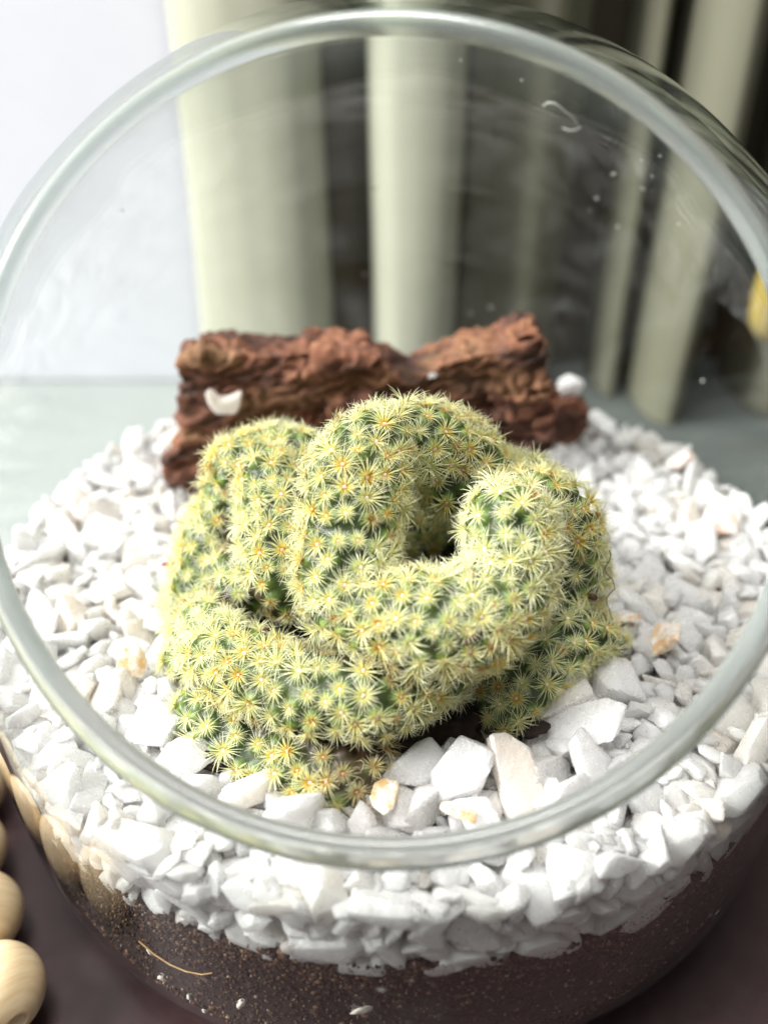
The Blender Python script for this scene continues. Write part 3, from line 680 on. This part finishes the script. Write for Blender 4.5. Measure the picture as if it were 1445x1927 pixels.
# loose soil crumbs against the glass, uncountable
VV = []; TTT = []; HH = []; b = 0
P0, T0 = ico(1)
for i in range(15000):
    a = random.uniform(math.radians(176), math.radians(364)); x, y = BX + 8.6 * math.cos(a), BY + 8.6 * math.sin(a)
    zt = gravel_bottom(x, y) + .28; z = zt - (abs(random.gauss(0, .45)) if random.random() < .4 else random.uniform(0, 4)); z = max(z, -5.1); s_ = random.uniform(.012, .05) * (1 if random.random() < .93 else 2.0)
    r = rad_at(z, THK + .015) - s_ * random.uniform(.7, 1.1)
    P = P0 * s_ * rng.uniform(.6, 1.3, 3) * (1 + .2 * rng.normal(size=(len(P0), 1))) + np.array([BX + r * math.cos(a), BY + r * math.sin(a), z]); VV.append(P); TTT.append(T0 + b); HH.append(np.full(len(P), random.random())); b += len(P)
t = NT('soil_crumb'); hh = t.n('ShaderNodeAttribute', attribute_name='hue').outputs['Fac']
cc = t.ramp(hh, [(0, (.006, .003, .002)), (.5, (.035, .014, .007)), (.8, (.10, .045, .022)), (.96, (.17, .10, .06)), (1, (.30, .22, .16))]); t.bsdf(Base_Color=cc, Roughness=.8)
W, _ = clamp(np.concatenate(VV)); o = link('soil_crumbs', mesh_tris('soil_crumbs', W, np.concatenate(TTT), {'hue': np.concatenate(HH)}), None, t.m, False); tag(o, 'loose brown soil crumbs pressed against the inside of the glass', 'soil', kind='stuff')
# dried water marks on the far wall of the bowl
def far_glass(px, py):
    d = ray(px, py); t = np.linspace(6, 40, 5000); X = CAM + t[:, None] * d
    ins = ((X[:, 0] - BX) ** 2 + (X[:, 1] - BY) ** 2 < (np.sqrt(np.interp(X[:, 2], ZF, R2S)) - THK - .03) ** 2) & (X[:, 2] > -5.5) & (X[:, 2] < 10.7)
    k = np.nonzero(ins)[0]; return X[k[-1]] if len(k) else None
MARK = m_simple('dried_water_mark', (.55, .56, .53), .7, 300, .2)
def mark(pts, r_):
    q = [far_glass(x, y) for x, y in pts]
    if any(v is None for v in q): return
    o = tube('water_mark', [v - np.array([BX, BY, -5.5]) for v in q], r_, MARK, bowl)
mark([(1022, 200), (1030, 193), (1042, 194), (1052, 200), (1066, 212), (1078, 222), (1086, 232)], .022)
mark([(1058, 240), (1070, 246), (1084, 244), (1092, 238)], .016)
for x, y, q in [(1153, 326, .05), (1121, 372, .045), (866, 112, .03), (1275, 420, .035), (922, 577, .04), (884, 588, .03), (1205, 300, .025), (1240, 292, .02), (1225, 330, .02), (980, 150, .03), (1160, 425, .04), (1320, 715, .03), (545, 290, .03), (230, 395, .025), (685, 515, .03), (1108, 395, .02)]:
    mark([(x, y), (x + 2.5, y + 3)], q)

# ------------------------------------------------------------------ wooden beads
P, T = ico(4)
bm = bmesh.new(); bmesh.ops.create_uvsphere(bm, u_segments=48, v_segments=32, radius=.87 * S)
bm.verts.ensure_lookup_table()
for v in bm.verts:      # hole dimple at both poles
    r = math.hypot(v.co.x, v.co.y)
    if r < .16 * S: v.co.z *= .55
bme = bpy.data.meshes.new('wooden_bead'); bm.to_mesh(bme); bm.free()
a0 = math.radians(-135.6); da = -1.74 / 10.25
names = {0: 'lowest', 1: 'second', 2: 'third'}
for k in range(0, 8):
    a = a0 + da * k; R_ = 10.4 if k <= 0 else 10.15
    o = bpy.data.objects.new('wooden_bead', bme); col.objects.link(o)
    if not bme.materials: bme.materials.append(WOOD); bme.polygons.foreach_set('use_smooth', [True] * len(bme.polygons))
    o.location = Vector((BX + R_ * math.cos(a), BY + R_ * math.sin(a), -5.5 + .87)) * S
    o.rotation_euler = (math.radians(90), 0, a + .15 * math.sin(k * 3.)); o.scale = (1, 1, .97)
    lb = {-1: 'round wooden bead just below the bottom left corner of the photo', 0: 'pale round wooden bead lowest in the bottom left corner', 1: 'pale round wooden bead second from the bottom at the left edge', 2: 'pale round wooden bead cut by the left edge above two others'}.get(k, 'wooden bead out of frame, seen reflected in the glass as the %s oval' % {3: 'lowest wide', 4: 'second lowest', 5: 'middle', 6: 'upper narrow', 7: 'topmost thin'}.get(k, 'thin'))
    tag(o, lb, 'bead', 'wooden beads strung along the left of the bowl')

# ------------------------------------------------------------------ table, sill, wall, curtains
def slab(name, x0, x1, y0, y1, z0, z1, mat, bev=.3):
    bm = bmesh.new(); bmesh.ops.create_cube(bm, size=1); cx, cy_, cz = (x0 + x1) / 2, (y0 + y1) / 2, (z0 + z1) / 2
    for v in bm.verts: v.co = Vector(((v.co.x * (x1 - x0)), (v.co.y * (y1 - y0)), (v.co.z * (z1 - z0)))) * S
    bmesh.ops.bevel(bm, geom=list(bm.edges), offset=bev * S, segments=3, affect='EDGES')
    me = bpy.data.meshes.new(name); bm.to_mesh(me); bm.free(); o = link(name, me, None, mat, False); o.location = Vector((cx, cy_, cz)) * S; return o
tb = slab('tabletop', -55, 55, -45, 12.6, -8.5, -5.52, TABLE); tag(tb, kind='structure', label='dark brown tabletop under the bowl', cat=None)
sl = slab('window_sill', -70, 70, 12.75, 27, -8.5, -5.7, SILLM, .15); tag(sl, kind='structure', label='pale grey sill behind the bowl')
lg = slab('window_ledge', -70, -7.4, 9.2, 22.7, -5.45, -5.15, m_simple('white_ledge_paint', (.24, .265, .255), .35, 30, .03, .1), .1); tag(lg, kind='structure', label='white ledge at the left behind the bowl')
wl = slab('wall', -70, -7.1, 22.8, 25, -5.69, 45, WALLM, .5); tag(wl, kind='structure', label='bright white wall at the left behind the bowl')
KX = .0203
def drape(name, prof, y0, zb, zt, mat, seed, slack=.25, th=.12):
    xs = np.array([p[0] for p in prof], float); ys = np.array([p[1] for p in prof], float)
    L = np.concatenate([[0], np.cumsum(np.hypot(np.diff((xs - 722) * KX), np.diff(ys)))]); s = np.linspace(0, L[-1], max(24, int(L[-1] / .12)))
    X = (np.interp(s, L, xs) - 722) * KX * (.96 if y0 < 20 else 1.); Y = np.interp(s, L, ys)
    k = np.hanning(13); k /= k.sum(); X = np.convolve(np.pad(X, 6, mode='edge'), k, 'valid'); Y = np.convolve(np.pad(Y, 6, mode='edge'), k, 'valid')
    nz = 50; V = []; n = len(X)
    for layer in (0, 1):
        for j in range(nz):
            z = zb + (zt - zb) * j / (nz - 1)
            for i in range(n):
                w1 = slack * noise.noise(Vector((X[i] * .25, z * .07, seed))); w2 = slack * noise.noise(Vector((X[i] * .25 + 9, z * .09, seed)))
                V.append((X[i] + w1, y0 + Y[i] + w2 + layer * th, z))
    F_ = []
    for layer in (0, 1):
        o_ = layer * nz * n
        for j in range(nz - 1):
            for i in range(n - 1):
                q = [o_ + j * n + i, o_ + j * n + i + 1, o_ + (j + 1) * n + i + 1, o_ + (j + 1) * n + i]; F_.append(q if layer == 0 else q[::-1])
    for j in range(nz - 1):
        for i in (0, n - 1):
            q = [j * n + i, (j + 1) * n + i, nz * n + (j + 1) * n + i, nz * n + j * n + i]; F_.append(q if i == 0 else q[::-1])
    V = np.array(V); c = np.array([V[:, 0].mean(), V[:, 1].mean(), zb])
    return link(name, mesh(name, V - c, F_), None, mat)  , c
def put(t, label):
    o, c = t; o.location = Vector(c) * S; tag(o, label, 'curtain', 'curtains hanging behind the bowl'); return o
put(drape('curtain', [(345, 1.2), (352, .4), (400, -.2), (450, -.5), (520, -.6), (570, -.5), (598, .1), (607, 1.2), (600, 2.5)], 21, -5.6, 40, SAGE, 1), 'pale sage curtain fold nearest the white wall')
put(drape('curtain', [(700, 2.5), (687, 1.3), (694, .2), (730, -.5), (780, -.6), (830, -.4), (850, .3), (857, 1.6), (862, 3.5)], 21, -5.6, 40, SAGE, 2), 'pale sage curtain fold hanging in the middle behind the rock')
put(drape('curtain', [(860, 4.5), (866, 2.6), (880, 2.4), (910, 2.7), (940, 2.0), (965, 1.2), (1000, .9), (1025, 1.3), (1040, 2.6), (1060, 3.2), (1080, 3.6), (1090, 5)], 21, -5.6, 40, SHADE, 2.5), 'sage curtain fold with shade in its colour, right of the pale middle fold')
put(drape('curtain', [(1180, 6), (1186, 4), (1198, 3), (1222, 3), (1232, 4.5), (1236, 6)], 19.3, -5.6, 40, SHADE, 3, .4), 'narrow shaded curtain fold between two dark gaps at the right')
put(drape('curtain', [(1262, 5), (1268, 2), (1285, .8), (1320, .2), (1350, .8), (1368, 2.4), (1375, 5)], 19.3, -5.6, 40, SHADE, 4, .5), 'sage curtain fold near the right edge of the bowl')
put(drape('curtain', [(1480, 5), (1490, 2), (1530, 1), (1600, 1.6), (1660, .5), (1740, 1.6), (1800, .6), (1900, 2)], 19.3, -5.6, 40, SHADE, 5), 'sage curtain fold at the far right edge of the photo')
put(drape('drape', [(380, 0), (500, .8), (650, 0), (760, .9), (900, 0), (1000, .8), (1100, 0), (1180, .7), (1300, 0), (1400, .8), (1550, 0), (1700, .9), (1950, 0)], 25.6, -5.6, 40, OLIVE, 6), 'added dark olive sheet standing in for shade in the gaps between the sage folds')  # dark sheet added behind the folds in place of their unlit depths
# yellow cushion at the right edge
yc = at_y(1478, 560, 17.6)
P, T = ico(4); P = np.sign(P) * np.abs(P) ** .7 * np.array([1.1, .8, 1.6]); o = link('cushion', mesh_tris('cushion', P, T), None, YEL); o.location = Vector(yc) * S
tag(o, 'blurred mustard yellow object in front of the dark gap at the right edge', 'cushion')
